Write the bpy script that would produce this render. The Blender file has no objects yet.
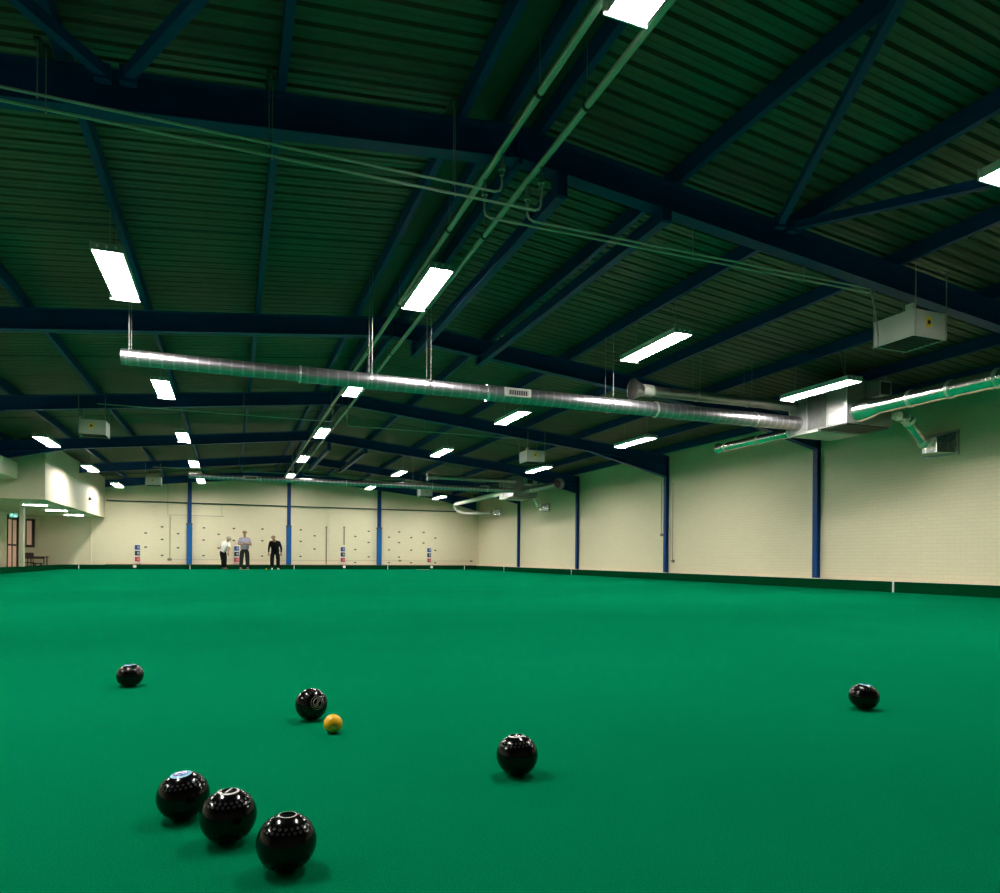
import bpy, bmesh, math, random
from mathutils import Vector, Matrix, Quaternion
random.seed(4)
S = bpy.context.scene
COL = S.collection
PI = math.pi

# ------------------------------------------------------------------ dimensions
RX, RZ, SL = 2.66, 4.95, 0.105          # ridge X, rafter top at ridge, roof slope
WR, WL, WF, WB = 12.79, -7.47, 36.27, -2.6   # right, left, far and back walls
FR = [6.45, 12.39, 18.39, 24.39, 30.39]  # portal frame lines
def rtop(x): return RZ - SL*abs(x-RX)    # top of the rafters
def rbot(x): return rtop(x) - 0.33

# ------------------------------------------------------------------ materials
def new_mat(name):
    m = bpy.data.materials.new(name); m.use_nodes = True
    nt = m.node_tree; b = nt.nodes['Principled BSDF']
    return m, nt, b
def simple(name, col, rough=.6, metal=0, spec=.5, noise=0, nscale=8, bump=0, bscale=40, coat=0):
    m, nt, b = new_mat(name)
    b.inputs['Base Color'].default_value = (*col, 1)
    b.inputs['Roughness'].default_value = rough
    b.inputs['Metallic'].default_value = metal
    b.inputs['Specular IOR Level'].default_value = spec
    if coat:
        b.inputs['Coat Weight'].default_value = coat; b.inputs['Coat Roughness'].default_value = .06
    tc = nt.nodes.new('ShaderNodeTexCoord')
    if noise:
        n = nt.nodes.new('ShaderNodeTexNoise'); n.inputs['Scale'].default_value = nscale; n.inputs['Detail'].default_value = 4
        r = nt.nodes.new('ShaderNodeValToRGB')
        r.color_ramp.elements[0].position = .3; r.color_ramp.elements[1].position = .7
        r.color_ramp.elements[0].color = (*[c*(1-noise) for c in col], 1)
        r.color_ramp.elements[1].color = (*[min(1, c*(1+noise)) for c in col], 1)
        nt.links.new(tc.outputs['Object'], n.inputs['Vector']); nt.links.new(n.outputs['Fac'], r.inputs['Fac'])
        nt.links.new(r.outputs['Color'], b.inputs['Base Color'])
    if bump:
        n2 = nt.nodes.new('ShaderNodeTexNoise'); n2.inputs['Scale'].default_value = bscale; n2.inputs['Detail'].default_value = 3
        bp = nt.nodes.new('ShaderNodeBump'); bp.inputs['Strength'].default_value = bump; bp.inputs['Distance'].default_value = .01
        nt.links.new(tc.outputs['Object'], n2.inputs['Vector']); nt.links.new(n2.outputs['Fac'], bp.inputs['Height'])
        nt.links.new(bp.outputs['Normal'], b.inputs['Normal'])
    return m
def emit(name, col, strength):
    m, nt, b = new_mat(name)
    b.inputs['Base Color'].default_value = (*col, 1)
    b.inputs['Emission Color'].default_value = (*col, 1)
    b.inputs['Emission Strength'].default_value = strength
    return m
def brick_mat(name, col, axis, bw=.225, bh=.075, bump=.25):
    """painted brickwork; axis = the horizontal axis the courses run along"""
    m, nt, b = new_mat(name)
    b.inputs['Roughness'].default_value = .55
    tc = nt.nodes.new('ShaderNodeTexCoord'); sp = nt.nodes.new('ShaderNodeSeparateXYZ'); cb = nt.nodes.new('ShaderNodeCombineXYZ')
    nt.links.new(tc.outputs['Object'], sp.inputs[0])
    nt.links.new(sp.outputs[axis], cb.inputs[0]); nt.links.new(sp.outputs['Z'], cb.inputs[1])
    br = nt.nodes.new('ShaderNodeTexBrick')
    br.inputs['Scale'].default_value = 1; br.inputs['Brick Width'].default_value = bw; br.inputs['Row Height'].default_value = bh
    br.inputs['Mortar Size'].default_value = .006; br.inputs['Mortar Smooth'].default_value = .4
    br.inputs['Color1'].default_value = (*col, 1); br.inputs['Color2'].default_value = (*[c*.97 for c in col], 1)
    br.inputs['Mortar'].default_value = (*[c*.88 for c in col], 1)
    nt.links.new(cb.outputs[0], br.inputs['Vector'])
    nt.links.new(br.outputs['Color'], b.inputs['Base Color'])
    bp = nt.nodes.new('ShaderNodeBump'); bp.invert = True
    bp.inputs['Strength'].default_value = bump; bp.inputs['Distance'].default_value = .006
    nt.links.new(br.outputs['Fac'], bp.inputs['Height']); nt.links.new(bp.outputs['Normal'], b.inputs['Normal'])
    return m
def carpet_mat():
    m, nt, b = new_mat('green_carpet')
    b.inputs['Roughness'].default_value = 1; b.inputs['Specular IOR Level'].default_value = 0
    tc = nt.nodes.new('ShaderNodeTexCoord')
    n = nt.nodes.new('ShaderNodeTexNoise'); n.inputs['Scale'].default_value = 260; n.inputs['Detail'].default_value = 4
    n2 = nt.nodes.new('ShaderNodeTexNoise'); n2.inputs['Scale'].default_value = .8; n2.inputs['Detail'].default_value = 3
    mx = nt.nodes.new('ShaderNodeMath'); mx.operation = 'MULTIPLY_ADD'; mx.inputs[1].default_value = .2
    r = nt.nodes.new('ShaderNodeValToRGB')
    r.color_ramp.elements[0].position = .35; r.color_ramp.elements[1].position = .95
    r.color_ramp.elements[0].color = (.0004, .095, .037, 1); r.color_ramp.elements[1].color = (.001, .175, .073, 1)
    nt.links.new(tc.outputs['Object'], n.inputs['Vector']); nt.links.new(tc.outputs['Object'], n2.inputs['Vector'])
    nt.links.new(n2.outputs['Fac'], mx.inputs[0]); nt.links.new(n.outputs['Fac'], mx.inputs[2])
    nt.links.new(mx.outputs[0], r.inputs['Fac']); nt.links.new(r.outputs['Color'], b.inputs['Base Color'])
    bp = nt.nodes.new('ShaderNodeBump'); bp.inputs['Strength'].default_value = .35; bp.inputs['Distance'].default_value = .003
    nt.links.new(n.outputs['Fac'], bp.inputs['Height']); nt.links.new(bp.outputs['Normal'], b.inputs['Normal'])
    return m
def spiral_mat():
    """galvanised spiral duct: fine seams across the X axis"""
    m, nt, b = new_mat('spiral_galvanised')
    b.inputs['Metallic'].default_value = .95; b.inputs['Roughness'].default_value = .36
    tc = nt.nodes.new('ShaderNodeTexCoord')
    w = nt.nodes.new('ShaderNodeTexWave'); w.bands_direction = 'X'; w.inputs['Scale'].default_value = 2.1; w.inputs['Distortion'].default_value = 0
    r = nt.nodes.new('ShaderNodeValToRGB'); r.color_ramp.elements[0].position = .86; r.color_ramp.elements[1].position = 1
    r.color_ramp.elements[0].color = (.36, .35, .38, 1); r.color_ramp.elements[1].color = (.55, .54, .57, 1)
    bp = nt.nodes.new('ShaderNodeBump'); bp.inputs['Strength'].default_value = .5; bp.inputs['Distance'].default_value = .006
    nt.links.new(tc.outputs['Object'], w.inputs['Vector']); nt.links.new(w.outputs['Fac'], r.inputs['Fac'])
    nt.links.new(r.outputs['Color'], b.inputs['Base Color'])
    nt.links.new(r.outputs['Color'], bp.inputs['Height']); nt.links.new(bp.outputs['Normal'], b.inputs['Normal'])
    return m

M = {}
CREAM = (.72, .64, .45)
M['carpet'] = carpet_mat()
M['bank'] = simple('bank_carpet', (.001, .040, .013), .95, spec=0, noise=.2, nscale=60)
M['ditch'] = simple('ditch_rubber', (.01, .02, .014), .9)
M['brick_y'] = brick_mat('cream_painted_brick_side', CREAM, 'Y')
M['brick_x'] = brick_mat('cream_painted_brick_end', CREAM, 'X', bump=.1)
M['plaster'] = simple('cream_plaster', CREAM, .6, noise=.03, nscale=3)
M['white_plaster'] = simple('white_plaster', (.70, .63, .49), .6, noise=.03, nscale=3)
M['deck'] = simple('roof_liner_sheet', (.105, .085, .058), .5, noise=.12, nscale=1.5)
M['flash'] = simple('ridge_flashing_sheet', (.075, .065, .045), .55)
M['steel'] = simple('blue_painted_steel', (.003, .043, .165), .45, spec=.15, noise=.08, nscale=3)
M['steel_lo'] = simple('blue_padding', (.006, .085, .28), .6, spec=.2)
M['galv'] = simple('galvanised_steel', (.42, .42, .41), .36, .95, noise=.1, nscale=6)
M['spiral'] = spiral_mat()
M['foil'] = simple('crinkled_foil', (.82, .82, .80), .22, 1, bump=.55, bscale=14)
M['tape'] = simple('foil_tape', (.9, .9, .88), .3, .9)
M['wrap'] = simple('white_duct_wrap', (.8, .77, .72), .6)
M['pipe'] = simple('painted_steel_pipe', (.42, .47, .42), .32, .5, noise=.1, nscale=5)
M['brass'] = simple('valve_metal', (.55, .55, .5), .3, .9)
M['unit'] = simple('grey_unit_casing', (.45, .43, .44), .4, .4)
M['unit_dark'] = simple('dark_unit_panel', (.035, .03, .03), .7)
M['heater'] = simple('off_white_enamel', (.46, .46, .42), .5)
M['black'] = simple('black_plastic', (.012, .012, .012), .5)
M['dark_pipe'] = simple('dark_green_pipe', (.02, .045, .035), .5)
M['rod'] = simple('zinc_rod', (.32, .34, .32), .45, .6)
M['lamp_body'] = simple('lamp_white_enamel', (.70, .70, .70), .4)
M['lamp_in'] = simple('lamp_reflector', (.5, .5, .5), .35)
M['lamp'] = emit('lamp_tube_light', (1, .965, .90), 118)
M['soffit_lamp'] = emit('soffit_strip_light', (.95, 1, .93), 42)
M['clear'] = simple('clear_end_cover', (.33, .36, .34), .2)
M['yellow'] = simple('yellow_sticker', (.80, .52, .01), .5)
M['white'] = simple('white_plastic', (.75, .75, .73), .5)
M['bowl'] = simple('black_resin', (.002, .002, .0025), .13, spec=.28)
M['bowl_mark'] = simple('engraved_mark', (.34, .32, .27), .4)
M['bowl_mark_white'] = simple('engraved_mark_pale', (.55, .53, .5), .4)
M['blue_disc'] = simple('pale_blue_disc', (.22, .50, .66), .35)
M['blue_deep'] = simple('deep_blue_disc', (.05, .05, .45), .35)
M['dimple'] = simple('dimple_mark', (.026, .025, .024), .35)
M['jack'] = simple('yellow_resin', (.78, .40, .004), .25, coat=.3)
M['brown'] = simple('brown_timber', (.13, .065, .03), .6, noise=.2, nscale=12)
M['lit_glazing'] = emit('lit_pinkish_door_glazing', (.80, .49, .34), .22)  # glow put into the panes in place of light behind the glass
M['frame_dark'] = simple('dark_brown_frame', (.045, .028, .022), .5)
M['exit'] = emit('exit_sign_green', (.10, .55, .42), .9)
M['exit_white'] = emit('exit_sign_pale', (.7, 1, .95), 1.2)
M['floor_grey'] = simple('surround_floor', (.14, .12, .10), .7)
M['conduit'] = simple('painted_conduit', (.20, .17, .12), .5)
M['cream_conduit'] = simple('cream_conduit', (.36, .32, .22), .5)
M['fix'] = simple('dark_fixing', (.05, .045, .035), .6)
M['board'] = simple('white_board', (.72, .72, .74), .5)
M['num_blue'] = simple('score_blue', (.02, .045, .22), .5)
M['num_black'] = simple('score_black', (.012, .014, .016), .5)
M['num_red'] = simple('score_red', (.42, .045, .045), .5)
M['tile_pale'] = simple('score_tile_pale', (.30, .34, .45), .5)
M['tile_pink'] = simple('score_tile_pink', (.62, .22, .2), .5)
M['skin'] = simple('skin', (.36, .17, .11), .6, spec=.2)
M['hair_grey'] = simple('grey_hair', (.42, .36, .27), .8)
M['hair_thin'] = simple('thin_grey_hair', (.30, .17, .11), .8)
M['shirt_lilac'] = simple('lilac_grey_shirt', (.30, .28, .34), .8, spec=.2, noise=.1, nscale=30)
M['shirt_white'] = simple('white_top', (.72, .68, .66), .8)
M['cloth_black'] = simple('black_cloth', (.007, .007, .008), .9, spec=.08)
M['cloth_grey'] = simple('dark_grey_trousers', (.022, .024, .022), .9, spec=.1)
M['shoe_brown'] = simple('brown_shoe', (.08, .04, .03), .6)
M['shoe_white'] = simple('white_shoe', (.7, .7, .68), .6)
M['mat'] = simple('pale_bowling_mat', (.30, .36, .24), .9)

# ------------------------------------------------------------------ mesh helper
def frame_of(d):
    d = Vector(d).normalized()
    up = Vector((0, 0, 1)) if abs(d.z) < .95 else Vector((0, 1, 0))
    a = d.cross(up).normalized(); b = a.cross(d).normalized()
    return d, a, b
class MB:
    def __init__(s): s.v = []; s.f = []; s.m = []; s.cur = 0
    def add(s, vs, fs):
        o = len(s.v); s.v += [tuple(v) for v in vs]
        for f in fs: s.f.append([i+o for i in f]); s.m.append(s.cur)
    def box(s, x0, y0, z0, x1, y1, z1):
        v = [(x0,y0,z0),(x1,y0,z0),(x1,y1,z0),(x0,y1,z0),(x0,y0,z1),(x1,y0,z1),(x1,y1,z1),(x0,y1,z1)]
        s.add(v, [(0,3,2,1),(4,5,6,7),(0,1,5,4),(1,2,6,5),(2,3,7,6),(3,0,4,7)]); return s
    def bar(s, p0, p1, w, h):
        """square bar from p0 to p1, w across, h along the up side"""
        p0, p1 = Vector(p0), Vector(p1); d, a, b = frame_of(p1-p0); v = []
        for p in (p0, p1):
            for i, j in ((-1,-1),(1,-1),(1,1),(-1,1)): v.append(p + a*i*w/2 + b*j*h/2)
        s.add(v, [(0,1,2,3),(7,6,5,4),(0,4,5,1),(1,5,6,2),(2,6,7,3),(3,7,4,0)]); return s
    def tube(s, pts, r, n=12, caps=True):
        pts = [Vector(p) for p in pts]; rs = r if isinstance(r, (list, tuple)) else [r]*len(pts)
        rings = []; a = None
        for i, p in enumerate(pts):
            if i == 0: d = pts[1]-p
            elif i == len(pts)-1: d = p-pts[i-1]
            else: d = (pts[i+1]-p).normalized() + (p-pts[i-1]).normalized()
            d.normalize()
            if a is None: _, a, b = frame_of(d)
            else:
                a = (a - d*a.dot(d)).normalized(); b = a.cross(d).normalized()
            rings.append([p + (a*math.cos(2*PI*k/n) + b*math.sin(2*PI*k/n))*rs[i] for k in range(n)])
        v = [q for R in rings for q in R]; f = []
        for i in range(len(pts)-1):
            for k in range(n):
                f.append((i*n+k, i*n+(k+1)%n, (i+1)*n+(k+1)%n, (i+1)*n+k))
        if caps: f.append(tuple(range(n))[::-1]); f.append(tuple(range((len(pts)-1)*n, len(pts)*n)))
        s.add(v, f); return s
    def ring(s, c, d, r0, r1, t, n=24):
        """flat washer / collar about c with axis d"""
        d, a, b = frame_of(d); c = Vector(c); v = []
        for rr, off in ((r0,-t/2),(r1,-t/2),(r1,t/2),(r0,t/2)):
            v += [c + d*off + (a*math.cos(2*PI*k/n)+b*math.sin(2*PI*k/n))*rr for k in range(n)]
        f = []
        for q in range(4):
            q2 = (q+1) % 4
            for k in range(n): f.append((q*n+k, q*n+(k+1)%n, q2*n+(k+1)%n, q2*n+k))
        s.add(v, f); return s
    def prism(s, poly, axis, a, b):
        """poly of 2-D points in the two other axes, extruded along axis"""
        def P(p, t):
            return {'x': (t, p[0], p[1]), 'y': (p[0], t, p[1]), 'z': (p[0], p[1], t)}[axis]
        n = len(poly); v = [P(p, a) for p in poly] + [P(p, b) for p in poly]
        f = [tuple(range(n)), tuple(range(n, 2*n))[::-1]] + [(i, n+i, n+(i+1)%n, (i+1)%n) for i in range(n)]
        s.add(v, f); return s
    def lathe(s, prof, n=32):
        """profile of (r, z) about the local Z axis, closed at the poles"""
        v = []; f = []; rows = []
        for r, z in prof:
            if r < 1e-6: rows.append([len(v)]); v.append((0, 0, z))
            else:
                rows.append(list(range(len(v), len(v)+n)))
                v += [(r*math.cos(2*PI*k/n), r*math.sin(2*PI*k/n), z) for k in range(n)]
        for A, B in zip(rows, rows[1:]):
            for k in range(n):
                a0, a1 = A[k % len(A)], A[(k+1) % len(A)]; b0, b1 = B[k % len(B)], B[(k+1) % len(B)]
                q = [a0, a1, b1, b0]; q = [x for i, x in enumerate(q) if x not in q[:i]]
                if len(q) > 2: f.append(q)
        s.add(v, f); return s
    def ball(s, c, r, n=12, sc=(1,1,1)):
        c = Vector(c); t = MB(); m = n//2
        t.lathe([(math.sin(PI*i/m)*r, -math.cos(PI*i/m)*r) for i in range(m+1)], n)
        s.add([(c.x+x*sc[0], c.y+y*sc[1], c.z+z*sc[2]) for x, y, z in t.v], t.f); return s
    def build(s, name, mat, parent=None, origin=None, smooth=False, bevel=0, local=False):
        me = bpy.data.meshes.new(name)
        off = Vector((0, 0, 0))
        if not local:
            if parent is not None: off = world_loc(parent)
            elif origin is not None: off = Vector(origin)
        me.from_pydata([tuple(Vector(v)-off) for v in s.v], [], s.f)
        bm = bmesh.new(); bm.from_mesh(me); bmesh.ops.recalc_face_normals(bm, faces=bm.faces[:]); bm.to_mesh(me); bm.free()
        for mt in (mat if isinstance(mat, list) else [mat]): me.materials.append(M[mt] if isinstance(mt, str) else mt)
        for p, mi in zip(me.polygons, s.m): p.material_index = mi; p.use_smooth = bool(smooth)
        o = bpy.data.objects.new(name, me); COL.objects.link(o)
        if parent is not None: o.parent = parent
        elif origin is not None and not local: o.location = off
        elif origin is not None: o.location = origin
        if smooth == 'auto':
            e = o.modifiers.new('edges', 'EDGE_SPLIT'); e.split_angle = math.radians(35)
        if bevel:
            b = o.modifiers.new('bevel', 'BEVEL'); b.width = bevel; b.segments = 2; b.limit_method = 'ANGLE'
        return o
def world_loc(o):
    v = Vector(o.location)
    while o.parent is not None: o = o.parent; v = v + Vector(o.location)
    return v
def tag(o, label=None, cat=None, group=None, kind=None):
    if label: o['label'] = label
    if cat: o['category'] = cat
    if group: o['group'] = group
    if kind: o['kind'] = kind
    return o
def thing(name, label, cat, loc=(0,0,0), rz=0, group=None):
    o = bpy.data.objects.new(name, None); o.empty_display_size = .1; COL.objects.link(o)
    o.location = loc; o.rotation_euler = (0, 0, rz)
    return tag(o, label, cat, group)
def struct(name, mb, mat, parent=None, **k):
    o = mb.build(name, mat, parent, **k)
    if parent is None: o['kind'] = 'structure'
    return o
def copy_tree(o, parent=None):
    c = o.copy(); COL.objects.link(c)
    if parent is not None: c.parent = parent
    for ch in list(o.children): copy_tree(ch, c)
    return c
def dup(root, loc, label, group=None):
    c = copy_tree(root); c.location = loc; c['label'] = label
    if group: c['group'] = group
    return c

# ================================================================== THE SETTING
GX0, GX1, GY1 = -6.92, 12.42, 35.86
struct('floor', MB().box(GX0, WB, -.04, GX1, GY1, 0), 'carpet')
d = MB(); d.box(GX1, WB, -.14, 12.60, WF-.20, -.10); d.box(GX0-.18, WB, -.14, GX0, WF-.2, -.10); d.box(GX0, GY1, -.14, GX1, WF-.2, -.10)
struct('floor_ditch', d, 'ditch')
BT = .205
def bank(name, mb_parts, capmat=None):
    m = MB()
    for p in mb_parts: m.box(*p)
    return struct(name, m, 'bank')
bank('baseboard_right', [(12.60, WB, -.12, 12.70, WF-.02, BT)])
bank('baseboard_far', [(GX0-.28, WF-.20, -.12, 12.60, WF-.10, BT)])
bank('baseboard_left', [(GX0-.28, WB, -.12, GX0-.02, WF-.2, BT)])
struct('trim_1', MB().box(-5.4, WF-.21, BT, 12.58, WF-.02, BT+.025), 'brown')
struct('trim_2', MB().box(12.69, WB, BT, 12.785, WF-.03, BT+.012), 'white_plaster')
struct('trim_3', MB().box(12.60, WB, BT, 12.69, WF-.03, BT+.004), 'bank')
struct('floor_recess', MB().box(-8.74, 25.3, -.16, GX0-.28, WF, -.12), 'floor_grey')

w = MB(); w.box(WR, WB, -.15, WR+.15, WF+.15, 4.6); struct('wall_right', w, 'brick_y')
w = MB()
w.prism([(-8.9,-.15),(WR,-.15),(WR,rtop(WR)+.5),(RX,RZ+.5),(-8.9,rtop(-8.9)+.5)], 'y', WF, WF+.15); struct('wall_far', w, 'brick_x')
w = MB(); w.prism([(-8.9,-.15),(WR,-.15),(WR,rtop(WR)+.5),(RX,RZ+.5),(-8.9,rtop(-8.9)+.5)], 'y', WB-.15, WB); struct('wall_back', w, 'floor_grey')
w = MB(); w.box(WL-.15, WB, -.15, WL, 25.3, 4.4); struct('wall_left', w, 'plaster')
# recess beyond the left wall: side walls, deep left wall with doors, ceiling (soffit) and the bulkhead over it
w = MB(); w.box(-8.75, 25.15, -.15, WL-.15, 25.3, 2.36); struct('wall_recess_side', w, 'plaster')
w = MB(); w.box(-8.75, 25.3, -.15, -8.6, 33.73, 2.5); w.box(-8.75, 35.33, -.15, -8.6, WF, 2.5); w.box(-8.75, 33.73, 2.29, -8.6, 35.33, 2.5)
struct('wall_recess_left', w, 'plaster')
struct('ceiling_recess', MB().box(-8.75, 25.3, 2.36, -5.455, WF-.01, 2.40), 'plaster')
w = MB(); w.box(-5.60, 25.3, 2.40, -5.455, WF-.01, 4.2); w.box(-8.75, 25.3, 2.40, -5.60, 25.45, 4.2); struct('wall_bulkhead', w, 'white_plaster')
struct('wall_pier', MB().box(-7.075, 29.2, BT, -6.945, 29.42, 2.36), 'white_plaster', bevel=.01)
struct('trim_4', MB().box(-7.46, 17.0, 2.95, -6.15, 25.14, 3.46), 'white_plaster')
struct('trim_5', MB().box(-6.02, WF-.05, BT+.03, -5.97, WF-.001, 2.36), 'plaster')

# corrugated roof liner (ribs run up the slope), one sheet each side of the ridge
def deck(name, x0, x1):
    m = MB(); P = .2; y = WB; pts = []
    while y < WF:
        pts += [(y, 0), (y+.044, 0), (y+.052, .008), (y+.074, .008), (y+.082, 0), (y+.142, 0), (y+.155, .04), (y+.187, .04)]
        y += P
    base = .205
    v = []; f = []; n = len(pts)
    xs = [x0, x1]
    for x in xs:
        for (yy, h) in pts: v.append((x, yy, rtop(x)+base+h))
    for i in range(n-1): f.append((i, i+1, n+i+1, n+i))
    m.add(v, f); return struct(name, m, 'deck')
deck('ceiling_left', -8.6, RX-.03); deck('ceiling_right', RX+.03, WR+.15)
m = MB()
for a, b in ((2.10, RX), (RX, 3.05)):
    v = [(a, WB, rtop(a)+.196), (b, WB, rtop(b)+.196), (b, WF, rtop(b)+.196), (a, WF, rtop(a)+.196)]
    m.add(v, [(0, 1, 2, 3)])
struct('ceiling_ridge', m, 'flash')
# outer roof skin that keeps the hall closed above the liner
m = MB(); m.prism([(-8.7, rtop(-8.7)+.30), (RX, RZ+.30), (WR+.2, rtop(WR+.2)+.30), (WR+.2, rtop(WR+.2)+.36), (RX, RZ+.36), (-8.7, rtop(-8.7)+.36)], 'y', WB-.15, WF+.15)
struct('roof', m, 'flash')

# ================================================================== PORTAL FRAMES
def isec(m, pts_top, depth, y, fw=.17, tf=.018, tw=.014, bot=None):
    """I-section following the line pts_top [(x,z)...] in the XZ plane at y"""
    for (xa, za), (xb, zb) in zip(pts_top, pts_top[1:]):
        def quadbox(z0a, z1a, z0b, z1b, hw):
            v = [(xa,y-hw,z0a),(xb,y-hw,z0b),(xb,y+hw,z0b),(xa,y+hw,z0a),(xa,y-hw,z1a),(xb,y-hw,z1b),(xb,y+hw,z1b),(xa,y+hw,z1a)]
            m.add(v, [(0,3,2,1),(4,5,6,7),(0,1,5,4),(1,2,6,5),(2,3,7,6),(3,0,4,7)])
        quadbox(za-tf, za, zb-tf, zb, fw/2)
        quadbox(za-depth, za-depth+tf, zb-depth, zb-depth+tf, fw/2)
        quadbox(za-depth+tf, za-tf, zb-depth+tf, zb-tf, tw/2)
ORD = ['first', 'second', 'third', 'fourth', 'fifth', 'sixth']
HX = 10.08
def portal(y, label, xl, deep=.33, haunchL=True):
    t = thing('portal_frame', label, 'steel frame', (RX, y, 0), 0, 'blue portal frames across the hall')
    m = MB(); isec(m, [(xl, rtop(xl)), (RX-.006, RZ)], deep, y); m.build('rafter', 'steel', t)
    m = MB(); isec(m, [(RX+.006, RZ), (12.68, rtop(12.68))], deep, y); m.build('rafter', 'steel', t)
    # bolted apex plates
    m = MB(); m.box(RX-.02, y-.085, RZ-deep-.05, RX-.006, y+.085, RZ-.005); m.box(RX+.006, y-.085, RZ-deep-.05, RX+.02, y+.085, RZ-.005)
    m.build('apex_plate', 'steel', t)
    def haunch(xa, xb, zb):
        m = MB(); za = rbot(xa)
        tw = .007
        m.prism([(xa, za), (xb, rbot(xb)), (xb, zb)], 'y', y-tw, y+tw)
        v = [(xa,y-.085,za-.018),(xb,y-.085,zb-.018),(xb,y+.085,zb-.018),(xa,y+.085,za-.018),(xa,y-.085,za),(xb,y-.085,zb),(xb,y+.085,zb),(xa,y+.085,za)]
        m.add(v, [(0,3,2,1),(4,5,6,7),(0,1,5,4),(1,2,6,5),(2,3,7,6),(3,0,4,7)])
        m.build('haunch', 'steel', t)
    haunch(HX, 12.678, 3.24)
    if haunchL: haunch(2*RX-HX, xl, 3.24)
    c = MB(); zt = rtop(12.7)-.02
    c.box(12.680, y-.07, .225, 12.694, y+.07, zt); c.box(12.768, y-.07, .225, 12.782, y+.07, zt); c.box(12.694, y-.007, .225, 12.768, y+.007, zt)
    c.box(12.694, y-.07, 3.22, 12.768, y+.07, 3.24)
    c.build('column', 'steel', t)
    return t
where = ['crossed below by the thin branch pipes', 'just beyond the long silver duct', 'landing on the middle wall column',
         'ending above the cream bulkhead', 'just short of the end wall']
for i, y in enumerate(FR):
    xl = -7.44 if i < 3 else (-7.44 if i == 3 else -5.44)
    portal(y, 'blue steel portal frame, %s along the hall, %s' % (ORD[i], where[i]), xl, haunchL=(i < 4))
# gable rafter against the end wall
t = thing('portal_frame', 'dark blue steel rafter pair flat against the cream end wall', 'steel frame', (RX, 36.12, 0), 0, 'blue portal frames across the hall')
m = MB(); isec(m, [(-5.44, rtop(-5.44)), (RX-.006, RZ)], .33, 36.12, fw=.15); m.build('rafter', 'steel', t)
m = MB(); isec(m, [(RX+.006, RZ), (12.58, rtop(12.58))], .33, 36.12, fw=.15); m.build('rafter', 'steel', t)
m = MB(); m.prism([(HX, rbot(HX)), (12.58, rbot(12.58)), (12.58, 3.24)], 'y', 36.11, 36.13); m.build('haunch', 'steel', t)
# gable posts, boxed in for the lower two metres
for x, lab in ((-1.889, 'blue steel gable post on the end wall beside the three players'),
               (2.66, 'blue steel gable post on the end wall right of the stooping player in black'),
               (7.209, 'blue steel gable post on the end wall between the two right scoreboards')):
    t = thing('gable_post', lab, 'post', (x, 36.15, BT+.03), 0, 'blue posts on the end wall')
    zt = rbot(x)-.006
    m = MB(); m.box(x-.085, 36.06, 2.15, x+.085, 36.075, zt); m.box(x-.085, 36.235, 2.15, x+.085, 36.25, zt); m.box(x-.006, 36.075, 2.15, x+.006, 36.235, zt)
    m.build('steel_section', 'steel', t)
    m = MB(); m.box(x-.115, 36.03, BT+.03, x+.115, 36.225, 2.15); m.build('padded_casing', 'steel_lo', t, bevel=.01)
    m = MB(); m.box(x-.13, 36.02, 2.13, x+.13, 36.26, 2.19); m.build('collar', 'fix', t)

# purlins: cold-rolled C sections lying on the rafters
PX = [(-6.3, 'outermost left'), (-4.60, 'fourth left of the ridge'), (-2.95, 'third left of the ridge'), (-1.28, 'second left of the ridge'), (.38, 'first left of the ridge'),
      (2.05, 'left edge of the smooth ridge strip'), (2.50, 'middle of the smooth ridge strip'), (2.90, 'right edge of the smooth ridge strip'), (4.55, 'first right of the ridge'),
      (6.24, 'second right of the ridge'), (7.92, 'third right of the ridge'), (9.68, 'fourth right of the ridge'), (11.25, 'fifth right of the ridge'), (12.5, 'along the right eaves')]
for x, lab in PX:
    z = rtop(x)+.003; h = .188; t = .008; fw = .072
    s = 1 if x > RX else -1
    m = MB()
    xa = x-fw/2; 
    poly = [(xa, z), (xa+fw, z), (xa+fw, z+.022), (xa+fw-t, z+.022), (xa+fw-t, z+t), (xa+t, z+t), (xa+t, z+h-t), (xa+fw, z+h-t), (xa+fw, z+h), (xa, z+h)]
    if x < 0: poly = [(2*x-px, pz) for px, pz in poly]
    m.prism(poly, 'y', WB+.002, WF-.005 if x > -5 else 25.10)
    tag(m.build('purlin', 'steel', origin=(x, 0, z)), 'blue roof purlin running the hall length, %s' % lab, 'purlin', 'blue roof purlins')
# thin sag rods tying the purlins at mid bay
for i, y in enumerate([3.39]+[f+3.0 for f in FR]):
    m = MB()
    for a, b in ((-7.4, RX), (RX, 12.7)):
        n = 10
        m.tube([(a+(b-a)*k/n, y+.05, rtop(a+(b-a)*k/n)+.10) for k in range(n+1)], .009, 6)
    tag(m.build('sag_rod', 'dark_pipe', origin=(RX, y, RZ)), 'thin dark tie rod threaded through the purlins in the %s roof bay' % ORD[i], 'tie rod', 'tie rods under the roof')
# diagonal roof bracing in the nearest bay
for a, b, lab in (((-.98, 6.24), (-4.6, .39), 'blue diagonal roof brace slanting to the top left corner'),
                  ((-.80, 6.24), (2.55, .45), 'blue diagonal roof brace rising right from the left rafter node'),
                  ((5.83, 6.22), (2.75, .45), 'blue diagonal roof brace crossing in front of the right purlins, steep'),
                  ((6.02, 6.22), (9.5, .45), 'blue diagonal roof brace running to the right edge below a lamp')):
    m = MB(); m.bar((a[0], a[1], rtop(a[0])-.11), (b[0], b[1], rtop(b[0])-.11), .075, .09)
    m.box(a[0]-.06, a[1]-.02, rtop(a[0])-.18, a[0]+.06, a[1]+.05, rtop(a[0])-.05)
    tag(m.build('roof_brace', 'steel', origin=(a[0], a[1], rtop(a[0])-.11)), lab, 'brace', 'diagonal roof braces')
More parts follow.
